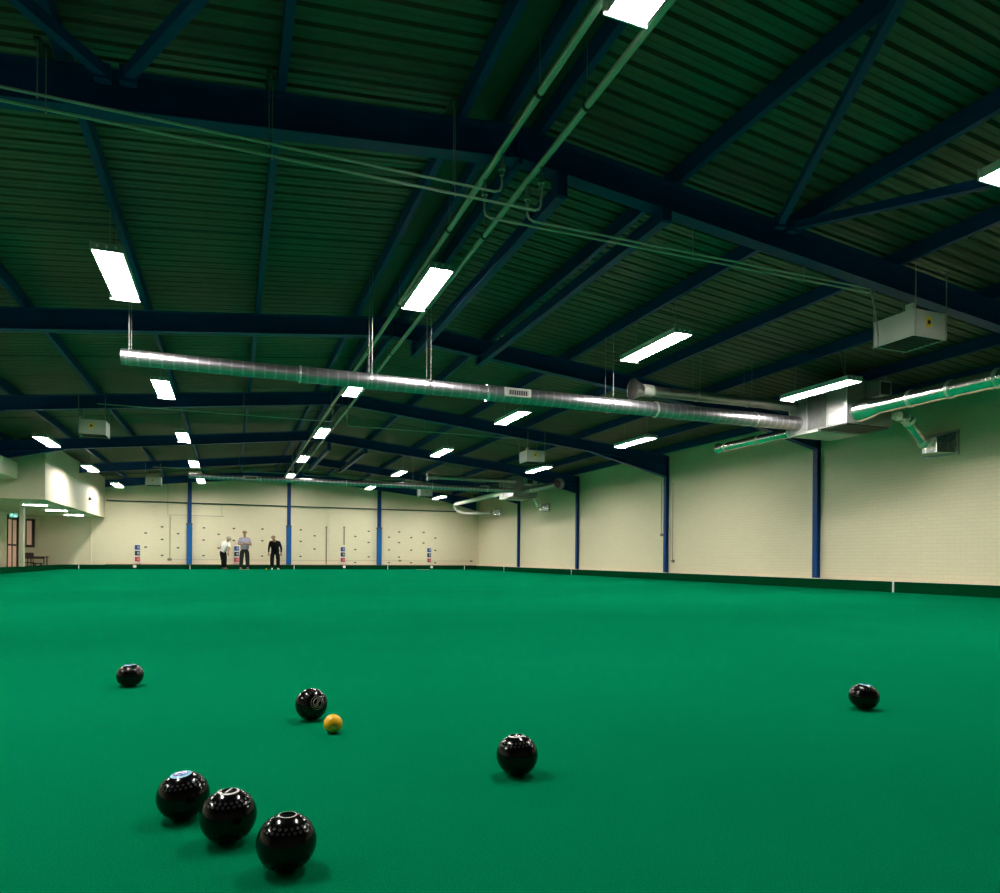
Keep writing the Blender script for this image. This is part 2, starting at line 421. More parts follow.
# longitudinal beams dropped below the rafters in two bays
for y0, y1, bay in ((6.39, 12.39, 'second'), (24.39, 30.39, 'fifth')):
    for x, z0, side in ((3.10, 4.30, 'nearer the ridge'), (4.36, 4.28, 'one purlin out from the ridge')):
        t = thing('dropped_beam', 'blue longitudinal beam hung below the rafters in the %s bay, %s' % (bay, side), 'beam', (x, y0, z0), 0, 'beams hung below the rafters')
        zc = z0+.15
        m = MB(); m.box(x-.055, y0-.05, z0, x+.055, y1+.05, z0+.010); m.box(x-.055, y0+.10, zc-.008, x+.055, y1-.10, zc); m.box(x-.006, y0+.1, z0+.010, x+.006, y1-.1, zc-.008)
        m.build('beam_section', 'steel', t)
        for yy in (y0, y1):
            m = MB(); m.box(x-.06, yy-.07, z0+.010, x+.06, yy+.07, rbot(x)-.012); m.build('drop_stub', 'steel', t)

# ================================================================== LAMPS
def make_lamp():
    t = thing('strip_light', 'x', 'light', (0, 0, 0), 0, 'suspended strip lights in rows')
    W, L, Hh, D = .155, .75, .085, .036
    m = MB(); tk = .006
    m.box(-W, -L, 0, -W+tk, L, Hh); m.box(W-tk, -L, 0, W, L, Hh); m.box(-W+tk, -L, Hh-tk, W-tk, L, Hh)
    m.build('housing', 'lamp_body', t, local=True)
    m = MB(); m.box(-W+tk, -L+.003, D, W-tk, L-.003, D+.01); m.build('tube_panel', 'lamp', t, local=True)
    for s in (-1, 1):
        m = MB(); m.box(-W-.012 if s < 0 else -W-.035, s*L-.004 if s > 0 else s*L-.012, .0 if s < 0 else -.03, W+.012 if s < 0 else W+.005, s*L+.012 if s > 0 else s*L+.004, Hh+.004 if s < 0 else Hh-.01)
        e = m.build('end_cap', 'clear' if s < 0 else 'lamp_body', t, local=True, bevel=.004)
        if s < 0:
            for k in (-.09, 0, .09):
                q = MB(); q.tube([(k, s*L-.012, .045), (k, s*L-.03, .045)], .016, 10); q.build('lamp_socket', 'lamp_body', e, local=True)
    for y in (-.55, .55):
        m = MB(); m.tube([(0, y, Hh), (0, y, .574)], .0035, 5); m.build('suspension_wire', 'rod', t, local=True)
    m = MB(); m.tube([(.04, -.5, Hh), (.055, -.47, .25), (.05, -.42, .42), (.03, -.40, .574)], .005, 6); m.build('power_cable', 'rod', t, local=True)
    return t
LAMP = make_lamp()
rows = [(2.52, 'in the row under the ridge', [0, 1, 2, 3, 4, 5]),
        (-1.30, 'in the row left of the ridge', [0, 1, 2, 3, 4, 5]),
        (-4.58, 'in the row by the cream bulkhead', [0, 1, 2, 3, 4, 5]),
        (6.27, 'in the row right of the ridge', [0, 1, 2, 3, 4, 5]),
        (9.70, 'in the row nearest the brick wall', [0, 1, 2, 3, 5])]
first = True
for x, lab, bays in rows:
    z = rtop(x)+.003-.574
    for b in bays:
        y = 3.39 + 6*b
        label = 'bright strip light %s, %s roof bay' % (lab, ORD[b])
        if first: LAMP.location = (x, y, z); LAMP['label'] = label; first = False
        else: dup(LAMP, (x, y, z), label)
# one more in the wall row hangs a little lower, hidden from the green by the far spiral duct
lo = dup(LAMP, (9.70, 27.39, 3.53), 'bright strip light in the row nearest the brick wall, fifth roof bay')
for c in lo.children:
    if c.name.startswith(('suspension_wire', 'power_cable')):
        k = (rtop(9.70)+.003-3.53-.085)/(.574-.085); c.scale.z = k; c.location.z = .085*(1-k)

# ================================================================== PIPEWORK
for x, lab in ((2.385, 'steel heating pipe along the ridge, left one of the pair'), (2.83, 'steel heating pipe along the ridge, right one of the pair')):
    t = thing('ridge_pipe', lab, 'pipe', (x, 0, 4.538), 0, 'pipes along the ridge')
    m = MB(); m.tube([(x, WB+.02, 4.538), (x, WF-.25, 4.538)], .033, 14); m.build('pipe_run', 'pipe', t, smooth='auto')
    y = 5.3
    while y < 35:
        m = MB(); m.ring((x, y, 4.538), (0, 1, 0), .033, .043, .03, 16); m.build('pipe_clip', 'black', t)
        m = MB(); m.tube([(x, y, 4.581), (x, y, RZ+.14)], .005, 5); m.build('hanger_rod', 'rod', t)
        y += 2.6
def feed(xa, ya, xe, z, lab, hang, yoff=0):
    """branch pipe dropped off a ridge pipe and run across the hall"""
    ya += yoff
    t = thing('branch_pipe', lab, 'pipe', (xa, ya, z), 0, 'branch pipes to the heaters')
    s = 1 if xe > xa else -1
    m = MB(); m.tube([(xa, ya, 4.51), (xa, ya, z+.07), (xa+s*.02, ya, z+.02), (xa+s*.07, ya, z), (xe, ya, z)], .013, 8); m.build('pipe_run', 'pipe', t, smooth='auto')
    m = MB(); m.tube([(xa, ya, 4.44), (xa, ya, 4.40), (xa, ya, 4.395), (xa, ya, 4.34), (xa, ya, 4.335), (xa, ya, 4.29)], [.024, .024, .034, .034, .022, .022], 10); m.build('valve', 'brass', t)
    for hx in hang:
        yr = 6.45+yoff
        m = MB(); m.tube([(hx, ya, z+.012), (hx, ya, rtop(hx)+.03)], .005, 5); m.tube([(hx, ya, z-.03), (hx, ya, z+.012)], .008, 6)
        h = m.build('hanger_rod', 'rod', t)
        m = MB(); m.box(hx-.025, min(ya, yr)-.02, rtop(hx)+.004, hx+.025, max(ya, yr)-.06 if ya < yr-.09 else yr-.06, rtop(hx)+.03)
        if ya < yr-.09: m.build('beam_clamp', 'fix', h)
feed(2.385, 6.17, -3.3, 4.125, 'thin branch pipe left of the ridge in front of the first frame, upper of two', [-1.40, .27, 1.90])
feed(2.83, 6.245, -3.3, 4.065, 'thin branch pipe left of the ridge in front of the first frame, lower of two', [-1.36, .30, 1.94])
feed(2.385, 6.66, 7.75, 4.12, 'thin branch pipe right of the ridge behind the first frame, lower of two', [4.95, 6.6])
feed(2.83, 6.585, 7.75, 4.135, 'thin branch pipe right of the ridge behind the first frame, upper of two', [4.90, 6.55])
for yo, nm in ((12, 'third'), (24, 'fifth')):
    feed(2.385, 6.10, -2.9, 4.10, 'thin branch pipe left of the ridge at the %s frame' % nm, [.25], yo)
    feed(2.83, 6.62, 7.9, 4.12, 'thin branch pipe right of the ridge at the %s frame' % nm, [4.95], yo)

# ================================================================== HEATERS
def make_heater(loc):
    t = thing('unit_heater', 'x', 'heater', loc, 0, 'white unit heaters hung under the roof')
    w, dp, h = .55, .56, .33
    m = MB(); m.box(0, 0, .03, w, dp, h); m.box(0, 0, 0, .015, dp, .03); m.box(w-.015, 0, 0, w, dp, .03); m.box(.015, 0, 0, w-.015, .015, .03); m.box(.015, dp-.015, 0, w-.015, dp, .03)
    m.build('cabinet', 'heater', t, local=True, bevel=.006)
    m = MB(); m.box(.02, .02, .012, w-.02, dp-.02, .026); m.build('outlet', 'unit_dark', t, local=True)
    m = MB()
    for k in range(7):
        y = .06+k*.073; m.bar((.02, y, .010), (w-.02, y, .010), .004, .02)
    m.build('louvre', 'fix', t, local=True)
    b = MB(); b.prism([(.21, .13), (.30, .13), (.30, .25), (.21, .25)], 'y', -.003, 0); bo = b.build('warning_badge', 'yellow', t, local=True)
    b = MB(); b.tube([(.255, -.003, .19), (.255, -.0045, .19)], .028, 14); b.build('badge_symbol', 'black', bo, local=True)
    b = MB(); b.box(.0, .02, h, .06, .12, h+.07); b.build('pipe_box', 'heater', t, local=True)
    for x, y in ((.01, -.012), (w-.01, -.012), (.01, dp+.012), (w-.01, dp+.012)):
        m = MB(); m.tube([(x, y, -.01), (x, y, .86)], .008, 6); m.build('hanger_rod', 'rod', t, local=True)
    m = MB(); m.tube([(-.03, dp-.08, -.02), (-.05, dp-.1, .12), (-.03, dp-.05, .42), (-.10, dp-.02, .77)], .011, 6); m.build('flexible_pipe', 'rod', t, local=True)
    return t
hz = 3.36
h0 = make_heater((7.66, 5.98, hz)); h0['label'] = 'white unit heater with yellow badge hung near the right end of the first frame'
dup(h0, (7.78, 17.98, hz+.02), 'white unit heater with yellow badge hung at the third frame, right of the ridge')
dup(h0, (7.82, 29.98, hz+.02), 'white unit heater hung at the fifth frame, above the two right scoreboards')
dup(h0, (-3.25, 17.98, hz+.02), 'white unit heater hung at the third frame, left of the ridge')
dup(h0, (-3.15, 29.98, hz+.02), 'white unit heater hung at the fifth frame, left of the ridge')

# ================================================================== DUCTS
def hang_top(x): return rtop(x) if any(abs(x-p[0]) < .055 for p in PX) else rtop(x)+.19
def spiral_duct(y, z, xa, xb, radii, lab, hang, joints, grille):
    """round spiral duct stepping up in diameter at each joint"""
    t = thing('spiral_duct', lab, 'duct', (xa, y, z), 0, 'long silver spiral ducts')
    cuts = [xa] + joints + [xb]
    def rad(x):
        k = sum(1 for q in joints if x > q); return radii[min(k, len(radii)-1)]
    P, Rr = [], []
    for k, (a, b) in enumerate(zip(cuts, cuts[1:])):
        P += [(a+.012, y, z), (b-.012, y, z)]; Rr += [radii[min(k, len(radii)-1)]]*2
    m = MB(); m.tube(P, Rr, 32, caps=False); m.tube([(P[1][0], y, z), (P[0][0], y, z)], radii[0]-.004, 32, caps=False)
    m.build('duct_body', 'spiral', t, smooth='auto')
    m = MB(); m.tube([(xa+.05, y, z), (xa+.055, y, z)], radii[0]-.005, 32); m.build('end_stop', 'galv', t)
    for jx in joints:
        r = rad(jx+.1)
        m = MB(); m.ring((jx, y, z), (1, 0, 0), r-.02, r+.009, .03, 32); m.build('joint_band', 'tape', t, smooth='auto')
    for hx in hang:
        r = rad(hx); m = MB()
        m.ring((hx, y, z), (1, 0, 0), r, r+.006, .03, 28); h = m.build('hanger_band', 'galv', t, smooth='auto')
        for s in (-1, 1):
            q = MB(); zt = hang_top(hx); q.tube([(hx, y+s*(r+.010), z), (hx, y+s*(r+.010), zt)], .006, 5); q.build('hanger_rod', 'rod', h)
    g0, g1 = grille; r = rad((g0+g1)/2)
    m = MB(); m.box(g0, y-r-.025, z-.055, g1, y-r+.06, z+.085); g = m.build('grille', 'heater', t, bevel=.004)
    m = MB(); m.box(g0+.06, y-r-.028, z-.025, g1-.06, y-r-.025, z+.050); m.build('grille_slots', 'unit_dark', g)
    m = MB()
    for k in range(9):
        x = g0+.07+k*(g1-g0-.14)/8; m.box(x-.004, y-r-.032, z-.025, x+.004, y-r-.028, z+.050)
    m.build('grille_bars', 'unit', g)
    return t
DY, DZ = 10.70, 3.352
J = [.93, 3.9, 7.15, 9.4]
spiral_duct(DY, DZ, -1.44, 10.498, [.108, .118, .128, .136, .136], 'long silver spiral duct spanning the hall in front of the second frame', [-1.32, 1.98, 2.91, 6.2], J, (4.17, 4.63))
DY2 = 25.70
spiral_duct(DY2, DZ, -1.40, 10.55, [.085, .09, .095, .10, .10], 'far silver spiral duct spanning the hall below the fourth frame', [-1.28, 2.0, 6.4], J, (.35, .85))
def exhaust(y, z, xa, xb, r, lab, flare):
    t = thing('exhaust_duct', lab, 'duct', (xa, y, z), 0, 'short silver ducts with flared mouths')
    m = MB(); m.tube([(xa+.40, y, z), (xb, y, z)], r, 24, caps=False); m.build('duct_body', 'galv', t, smooth='auto')
    m = MB(); m.tube([(xa, y, z), (xa+.02, y, z), (xa+.12, y, z), (xa+.22, y, z)], [flare, flare, flare*.72, r+.004], 28, caps=False)
    mo = m.build('flared_mouth', 'galv', t, smooth='auto')
    m = MB(); m.tube([(xa+.015, y, z), (xa+.022, y, z)], flare-.008, 28); m.build('mouth_shade', 'unit_dark', mo)  # added dark disc stands in for the shaded inside of the mouth
    m = MB(); m.tube([(xa+.20, y, z), (xa+.205, y, z), (xa+.42, y, z), (xa+.425, y, z)], [r, r+.016, r+.016, r], 24, caps=False); m.build('collar', 'heater', t, smooth='auto')
    for jx in (xa+1.4, xa+2.6):
        q = MB(); q.ring((jx, y, z), (1, 0, 0), r, r+.01, .025, 24); h = q.build('hanger_band', 'galv', t)
        for s in (-1, 1):
            q = MB(); q.tube([(jx, y+s*(r+.014), z), (jx, y+s*(r+.014), hang_top(jx))], .005, 5); q.build('hanger_rod', 'rod', h)
exhaust(10.78, 3.70, 6.72, 10.498, .095, 'short silver duct with flared mouth above the near spiral duct', .19)
exhaust(25.72, 3.73, 6.95, 10.62, .08, 'short silver duct with flared mouth above the far spiral duct', .17)

# ventilation units on the brick wall side
def vent_unit(x0, x1, y0, y1, z0, z1, lab):
    t = thing('ventilation_unit', lab, 'ventilation unit', (x0, y0, z0), 0, 'grey ventilation units under the roof')
    m = MB(); m.box(x0, y0, z0+.02, x1, y1, z1); m.build('casing', 'unit', t, bevel=.008)
    dy = (y1-y0)
    for k, (a, b, mt) in enumerate(((.03, .30, 'unit'), (.33, .64, 'galv'), (.70, .97, 'unit'))):
        m = MB(); m.box(x0-.012, y0+a*dy, z0+.05, x0, y0+b*dy, z1-.06); m.build('access_panel', mt, t, bevel=.003)
    for f in (.005, .315, .67, .985):
        m = MB(); m.box(x0-.016, y0+f*dy-.012, z0+.03, x0-.001, y0+f*dy+.012, z1-.03); m.build('tape_strip', 'tape', t)
    m = MB(); m.box(x0+.03, y0+.03, z0, x1-.03, y0+.45*dy, z0+.02); m.build('base_hatch', 'unit_dark', t)
    m = MB(); m.box(x0+.0, y0+.48*dy, z0-.02, x1, y1, z0+.02); m.build('drip_tray', 'heater', t)
    m = MB(); m.box(x0+.45, y0-.30, z0+.5, x0+.75, y0, z0+.78); b = m.build('fan_box', 'unit', t, bevel=.006)
    m = MB(); m.box(x0+.48, y0-.304, z0+.53, x0+.72, y0-.300, z0+.75); m.build('fan_opening', 'unit_dark', b)
    for x in (x0+.05, x1-.05):
        for y in (y0+.1, y1-.1):
            m = MB(); m.tube([(x, y, z1), (x, y, rtop(x)+.18)], .008, 6); m.build('hanger_rod', 'rod', t)
vent_unit(10.50, 11.62, 9.52, 10.94, 3.14, 3.98, 'grey ventilation unit beside the second frame, in front of the brick wall')
vent_unit(10.66, 11.72, 26.0, 27.6, 3.14, 3.98, 'grey ventilation unit between the far ducts, fourth bay')

def foil_duct(y0, y1, x, z, r, lab, mat, bands, flare=0, flarecol='galv', elbow=None):
    t = thing('insulated_duct', lab, 'duct', (x, y0, z), 0, 'insulated ducts along the brick wall')
    n = max(2, int(abs(y1-y0)/.25)); pts = [(x, y0+(y1-y0)*k/n, z) for k in range(n+1)]
    if elbow: pts += elbow
    rr = [r*(1+.02*math.sin(k*1.7))*(1 if k <= n else .68) for k in range(len(pts))]
    m = MB(); m.tube(pts, rr, 24); m.build('duct_body', mat, t, smooth='auto')
    for f in bands:
        y = y0+(y1-y0)*f; q = MB(); q.ring((x, y, z), (0, 1, 0), r-.004, r+.012, .05, 24); q.build('tape_band', 'tape', t, smooth='auto')
    if mat == 'foil' and r > .13:
        q = MB(); q.tube([(x-.08, y0, z-.03), (x-.08, y0-.10, z-.03), (x-.05, y0-.24, z-.01), (x, y0-.40, z)], [r*1.3, r*1.45, r*1.4, r*1.03], 26); q.build('foil_collar', 'foil', t, smooth='auto')
    if flare:
        s = 1 if y1 > y0 else -1
        q = MB(); q.tube([(x, y1-s*.02, z), (x, y1+s*.14, z), (x, y1+s*.20, z), (x, y1+s*.21, z)], [r, flare*.8, flare, flare], 26, caps=False)
        f = q.build('flared_mouth', flarecol, t, smooth='auto')
        q = MB(); q.tube([(x, y1+s*.06, z), (x, y1+s*.07, z)], flare*.62, 24); q.build('mouth_shade', 'unit_dark', f)  # dark disc again painting the shade inside the flare
    return t
foil_duct(9.51, 4.2, 10.78, 3.405, .14, 'foil wrapped duct running toward the camera from the near ventilation unit', 'foil', (.06, .2, .33, .47, .66, .85))
foil_duct(10.95, 13.25, 10.78, 3.275, .10, 'foil wrapped duct running behind the near ventilation unit', 'foil', (.1, .5, .97), flare=.13, flarecol='foil')
foil_duct(25.99, 22.9, 11.1, 3.36, .10, 'green lit duct with round dark mouth facing the camera, far unit', 'galv', (.3,), flare=.21)
foil_duct(27.61, 34.1, 10.80, 3.42, .10, 'white wrapped duct bending down beyond the far ventilation unit', 'wrap', (.04, .12), elbow=[(10.80, 34.40, 3.40), (10.86, 34.52, 3.25), (10.98, 34.52, 3.08), (11.25, 34.40, 2.98), (11.6, 34.15, 2.96), (12.4, 33.4, 2.96)])

def hood(path, r, y0, y1, z0, z1, x0, lab):
    t = thing('intake_hood', lab, 'hood', (12.78, (y0+y1)/2, z0), 0, 'foil intake hoods on the brick wall')
    v = []; ym = (y0+y1)/2
    a = [(12.785, y0, z0), (12.785, y1, z0), (12.785, y1, z1), (12.785, y0, z1)]
    k = .45
    b = [(x0, ym-(y1-y0)*k/2, z0+.02), (x0, ym+(y1-y0)*k/2, z0+.02), (x0, ym+(y1-y0)*k/2, z1-.10), (x0, ym-(y1-y0)*k/2, z1-.10)]
    m = MB(); m.add(a+b, [(0,1,2,3),(4,5,6,7),(0,1,5,4),(1,2,6,5),(2,3,7,6),(3,0,4,7)]); m.build('plenum', 'foil', t, bevel=.01)
    m = MB(); m.box(12.76, y0-.02, z0-.02, 12.788, y1+.02, z1+.02); m.build('wall_flange', 'galv', t)
    if path:
        m = MB(); P = []
        for (pa, pb) in zip(path, path[1:]):
            for q in range(5): P.append(Vector(pa).lerp(Vector(pb), q/5))
        P.append(Vector(path[-1]))
        m.tube(P, [r*(1+.05*(i % 2)) for i in range(len(P))], 18); f = m.build('flexible_duct', 'foil', t, smooth='auto')
        L = [Vector(p) for p in path]
        for i in range(1, len(L)-1):
            q = MB(); dd = (L[i+1]-L[i-1]); q.ring(L[i], dd, r-.01, r+.02, .06, 20); q.build('tape_band', 'tape', f, smooth='auto')
hood([(11.50, 9.30, 3.33), (11.85, 9.45, 3.36), (12.05, 9.50, 3.30), (12.45, 9.50, 2.93), (12.56, 9.46, 2.85)], .095, 9.05, 9.72, 2.68, 3.10, 12.45, 'foil intake hood on the brick wall beside the near ventilation unit')
hood([(11.73, 26.9, 3.30), (12.0, 27.1, 3.28), (12.40, 27.4, 2.92), (12.56, 27.4, 2.86)], .10, 27.1, 27.75, 2.68, 3.02, 12.5, 'foil intake hood on the brick wall beside the far ventilation unit')
hood(None, .1, 32.9, 33.6, 2.78, 3.16, 12.42, 'pale intake hood on the brick wall near the far corner')

# ================================================================== END WALL FITTINGS
m = MB(); m.tube([(-5.40, 36.20, 3.16), (12.55, 36.20, 3.16)], .03, 10)
tag(m.build('wall_pipe', 'dark_pipe', origin=(-5.4, 36.2, 3.16), smooth='auto'), 'dark green pipe running level across the cream end wall', 'pipe')
t = thing('conduit_run', 'thin cream conduit along the foot of the end wall with a riser', 'conduit', (-2.74, 36.25, .45))
m = MB(); m.tube([(-2.74, 36.252, .455), (12.55, 36.252, .455)], .010, 6); m.build('low_run', 'cream_conduit', t)
m = MB(); m.tube([(-2.74, 36.252, .455), (-2.74, 36.245, 2.52), ], .012, 6); m.build('riser', 'conduit', t)
m = MB(); m.box(-2.84, 36.21, .40, -2.66, 36.262, .51); m.build('junction_box', 'conduit', t)
for bx in (8.35, 12.35):
    m = MB(); m.box(bx-.07, 36.22, .41, bx+.07, 36.262, .50); m.build('junction_box', 'conduit', t)
t = thing('conduit_run', 'thin cream conduit dropping to a level branch left of the first gable post', 'conduit', (-2.84, 36.25, 2.55))
m = MB(); m.tube([(-2.84, 36.225, 4.15), (-2.84, 36.225, 2.57), (-.36, 36.225, 2.57)], .012, 6); m.build('drop', 'cream_conduit', t)
m = MB(); m.tube([(-.46, 36.245, 3.10), (-.46, 36.245, 2.58)], .010, 6); m.build('branch', 'cream_conduit', t)
for x, z0, z1, lab in ((4.51, .24, 2.16, 'brown upright pole on the end wall left of the second scoreboard from the right'), (5.41, 1.26, 2.18, 'brown upright pole on the end wall above a scoreboard')):
    m = MB(); m.bar((x, 36.235, z0), (x, 36.235, z1), .05, .03); m.box(x-.045, 36.21, z1-.04, x+.045, 36.26, z1+.02)
    tag(m.build('wall_pole', 'conduit', origin=(x, 36.235, z0)), lab, 'pole', 'upright poles on the end wall')
FIX = [(-3.77,1.69),(-3.77,1.03),(-3.08,1.995),(-3.076,1.401),(-3.071,.645),(-2.392,1.688),(-2.387,1.013),(-1.26,1.99),(-1.27,1.40),(-1.27,.65),(-.60,1.69),(-.60,1.02),(.09,1.99),(.09,1.41),
       (1.41,1.99),(1.41,1.41),(1.40,.65),(3.25,1.99),(3.25,1.41),(3.24,.65),(3.93,1.70),(3.93,1.03),(5.99,1.71),(5.99,1.03),(5.985,.35),(6.68,1.99),(6.68,1.41),(6.69,.65),
       (7.76,1.70),(7.76,1.03),(7.76,.35),(8.30,1.99),(8.30,1.42),(8.30,.65),(8.96,1.70),(8.96,1.03),(8.96,.35),(9.64,1.99),(9.64,1.42),(10.30,1.70),(10.30,1.03),(10.30,.35)]
def fixing():
    m = MB(); m.box(-.055, -.012, -.03, .055, .012, .03); m.tube([(0, -.012, 0), (0, -.05, 0)], .026, 8)
    return m.build('wall_fixing', 'fix', local=True)
F0 = fixing()
for i, (x, z) in enumerate(FIX):
    o = F0 if i == 0 else F0.copy()
    if i: COL.objects.link(o)
    o.location = (x, 36.255, z)
    tag(o, 'small dark metal fixing dotted on the cream end wall', 'wall fixing', 'small dark fixings on the end wall')
def scoreboard(x, z0, lab):
    t = thing('scoreboard', lab, 'scoreboard', (x, 36.218, z0), 0, 'rink scoreboards on the end wall')
    m = MB(); m.box(-.125, -.012, 0, .125, .02, .84); m.build('backboard', 'board', t, local=True, bevel=.004)
    for z, c, tc in ((.60, 'num_blue', 'tile_pale'), (.33, 'num_black', 'tile_pale'), (.05, 'num_red', 'tile_pink')):
        m = MB(); m.box(-.105, -.022, z, .11, -.012, z+.22); p = m.build('number_panel', c, t, local=True)
        m = MB(); m.box(.0, -.026, z+.06, .085, -.022, z+.17); m.build('number_tile', tc, p, local=True)
scoreboard(-4.11, .30, 'white scoreboard with blue, black and red panels, beside the cream bulkhead')
scoreboard(.215, .30, 'white scoreboard with blue, black and red panels, between the two players on the left')
scoreboard(5.34, .32, 'white scoreboard with blue, black and red panels, under a brown pole')
scoreboard(9.94, .32, 'white scoreboard with blue, black and red panels, closest to the right corner')
for x, lab in ((-4.20, 'white disc marker on the far bank under the scoreboard beside the bulkhead'), (5.40, 'white disc marker on the far bank under the scoreboard with a pole'), (10.05, 'white disc marker on the far bank under the scoreboard by the right corner')):
    m = MB(); m.tube([(x, 36.055, .13), (x, 36.068, .13)], .075, 18)
    tag(m.build('rink_disc', 'white', origin=(x, 36.06, .13)), lab, 'marker', 'white disc markers on the far bank')
for x, lab in ((-1.85, 'thin white peg on the far bank below the first gable post'), (2.92, 'thin white peg on the far bank beside the middle gable post'), (7.66, 'thin white peg on the far bank beside the right gable post'), (11.9, 'thin white peg on the far bank near the right corner'), (-6.45, 'thin white peg on the far bank at the left corner under the recess')):
    m = MB(); m.box(x-.014, 36.05, .0, x+.014, 36.068, .20)
    tag(m.build('boundary_peg', 'white', origin=(x, 36.06, .0)), lab, 'peg', 'white pegs on the banks')
for y, lab in ((10.25, 'white peg on the right bank in front of the nearest stretch of brick wall'), (24.6, 'thin white peg on the right bank at the fourth frame column'), (31.9, 'thin white peg on the right bank near the far corner')):
    m = MB(); m.box(12.58, y-.016, -.02, 12.598, y+.016, .215)
    tag(m.build('boundary_peg', 'white', origin=(12.59, y, 0)), lab, 'peg', 'white pegs on the banks')
# pull cords beside the third frame column
for y, z0, zt, lab in ((18.66, 1.45, 3.1, 'thin grey pull cord on the far side of the third wall column'), (18.05, .62, 3.0, 'thin grey pull cord on the near side of the third wall column')):
    m = MB(); m.tube([(12.74, y, z0), (12.74, y, zt)], .010, 6); m.box(12.72, y-.04, z0-.08, 12.785, y+.04, z0)
    tag(m.build('pull_cord', 'conduit', origin=(12.74, y, z0)), lab, 'cord', 'pull cords by the wall column')

# ================================================================== RECESS ON THE LEFT
def make_soffit_lamp(y, lab):
    t = thing('soffit_light', lab, 'light', (-6.31, y, 2.325), 0, 'strip lights under the recess ceiling')
    m = MB(); m.box(-.35, -.09, .02, .35, .09, .035); m.build('fitting', 'lamp_body', t, local=True)
    m = MB(); m.box(-.34, -.07, 0, .34, .07, .02); m.build('diffuser', 'soffit_lamp', t, local=True, bevel=.005)
make_soffit_lamp(27.95, 'slim white strip light under the recess ceiling, closest to the pier')
make_soffit_lamp(31.0, 'slim white strip light under the recess ceiling, middle of three')
make_soffit_lamp(34.2, 'slim white strip light under the recess ceiling, closest to the end wall')
# double door in the recess wall
d = tag(bpy.data.objects.new('door_1', None), kind='structure'); COL.objects.link(d); d.location = (-8.6, 34.53, -.12)
m = MB(); m.box(-8.66, 33.74, -.12, -8.58, 33.84, 2.28); m.box(-8.66, 35.22, -.12, -8.58, 35.32, 2.28); m.box(-8.66, 33.84, 2.2, -8.58, 35.22, 2.28); m.build('door_frame', 'frame_dark', d)
for y0, y1 in ((33.845, 34.52), (34.54, 35.215)):
    m = MB(); m.box(-8.65, y0, -.11, -8.61, y0+.06, 2.19); m.box(-8.65, y1-.06, -.11, -8.61, y1, 2.19); m.box(-8.65, y0+.06, 2.10, -8.61, y1-.06, 2.19); m.box(-8.65, y0+.06, -.11, -8.61, y1-.06, .0); m.box(-8.65, y0+.06, 1.0, -8.61, y1-.06, 1.08)
    l = m.build('door_leaf', 'frame_dark', d)
    m = MB(); m.box(-8.64, y0+.06, .0, -8.62, y1-.06, 1.0); m.box(-8.64, y0+.06, 1.08, -8.62, y1-.06, 2.10); m.build('door_pane', 'lit_glazing', l)
    m = MB(); m.tube([(-8.57, y0+.05, 1.04), (-8.57, y1-.05, 1.04)], .018, 8); m.build('push_bar', 'black', l)
# window on the far wall of the recess
d = tag(bpy.data.objects.new('window_1', None), kind='structure'); COL.objects.link(d); d.location = (-8.2, WF-.02, 1.55)
zw0, zw1 = .96, 2.22
xw0, xw1 = -8.54, -8.20
m = MB(); yy0, yy1 = WF-.05, WF-.003
m.box(xw0, yy0, zw0, xw0+.04, yy1, zw1); m.box(xw1-.11, yy0, zw0, xw1, yy1, zw1); m.box(xw0+.04, yy0, zw0, xw1-.11, yy1, zw0+.11); m.box(xw0+.04, yy0, zw1-.08, xw1-.11, yy1, zw1); m.build('window_frame', 'frame_dark', d)
m = MB(); m.box(xw0+.04, WF-.03, zw0+.11, xw1-.11, WF-.01, zw1-.08); m.build('window_pane', 'lit_glazing', d)
# exit sign over the door
t = thing('exit_sign', 'small glowing green exit sign above the recess door', 'sign', (-8.3, 33.5, 2.18))
m = MB(); m.box(-8.45, 33.47, 2.15, -8.17, 33.51, 2.31); m.build('sign_box', 'exit', t, bevel=.004)
m = MB(); m.box(-8.29, 33.465, 2.17, -8.20, 33.47, 2.23); m.box(-8.41, 33.465, 2.23, -8.33, 33.47, 2.28); m.build('pictogram', 'exit_white', t)
m = MB(); m.tube([(-8.31, 33.49, 2.31), (-8.31, 33.49, 2.36)], .015, 8); m.build('ceiling_stem', 'black', t)
# sensor on the bulkhead
t = thing('wall_sensor', 'small black sensor on the brightly lit cream bulkhead', 'sensor', (-5.44, 32.42, 2.94))
m = MB(); m.box(-5.454, 32.34, 2.87, -5.40, 32.50, 3.01); m.build('sensor_body', 'black', t, bevel=.01)
m = MB(); m.ball((-5.39, 32.42, 2.93), .05, 12); m.build('sensor_lens', 'black', t, smooth=True)
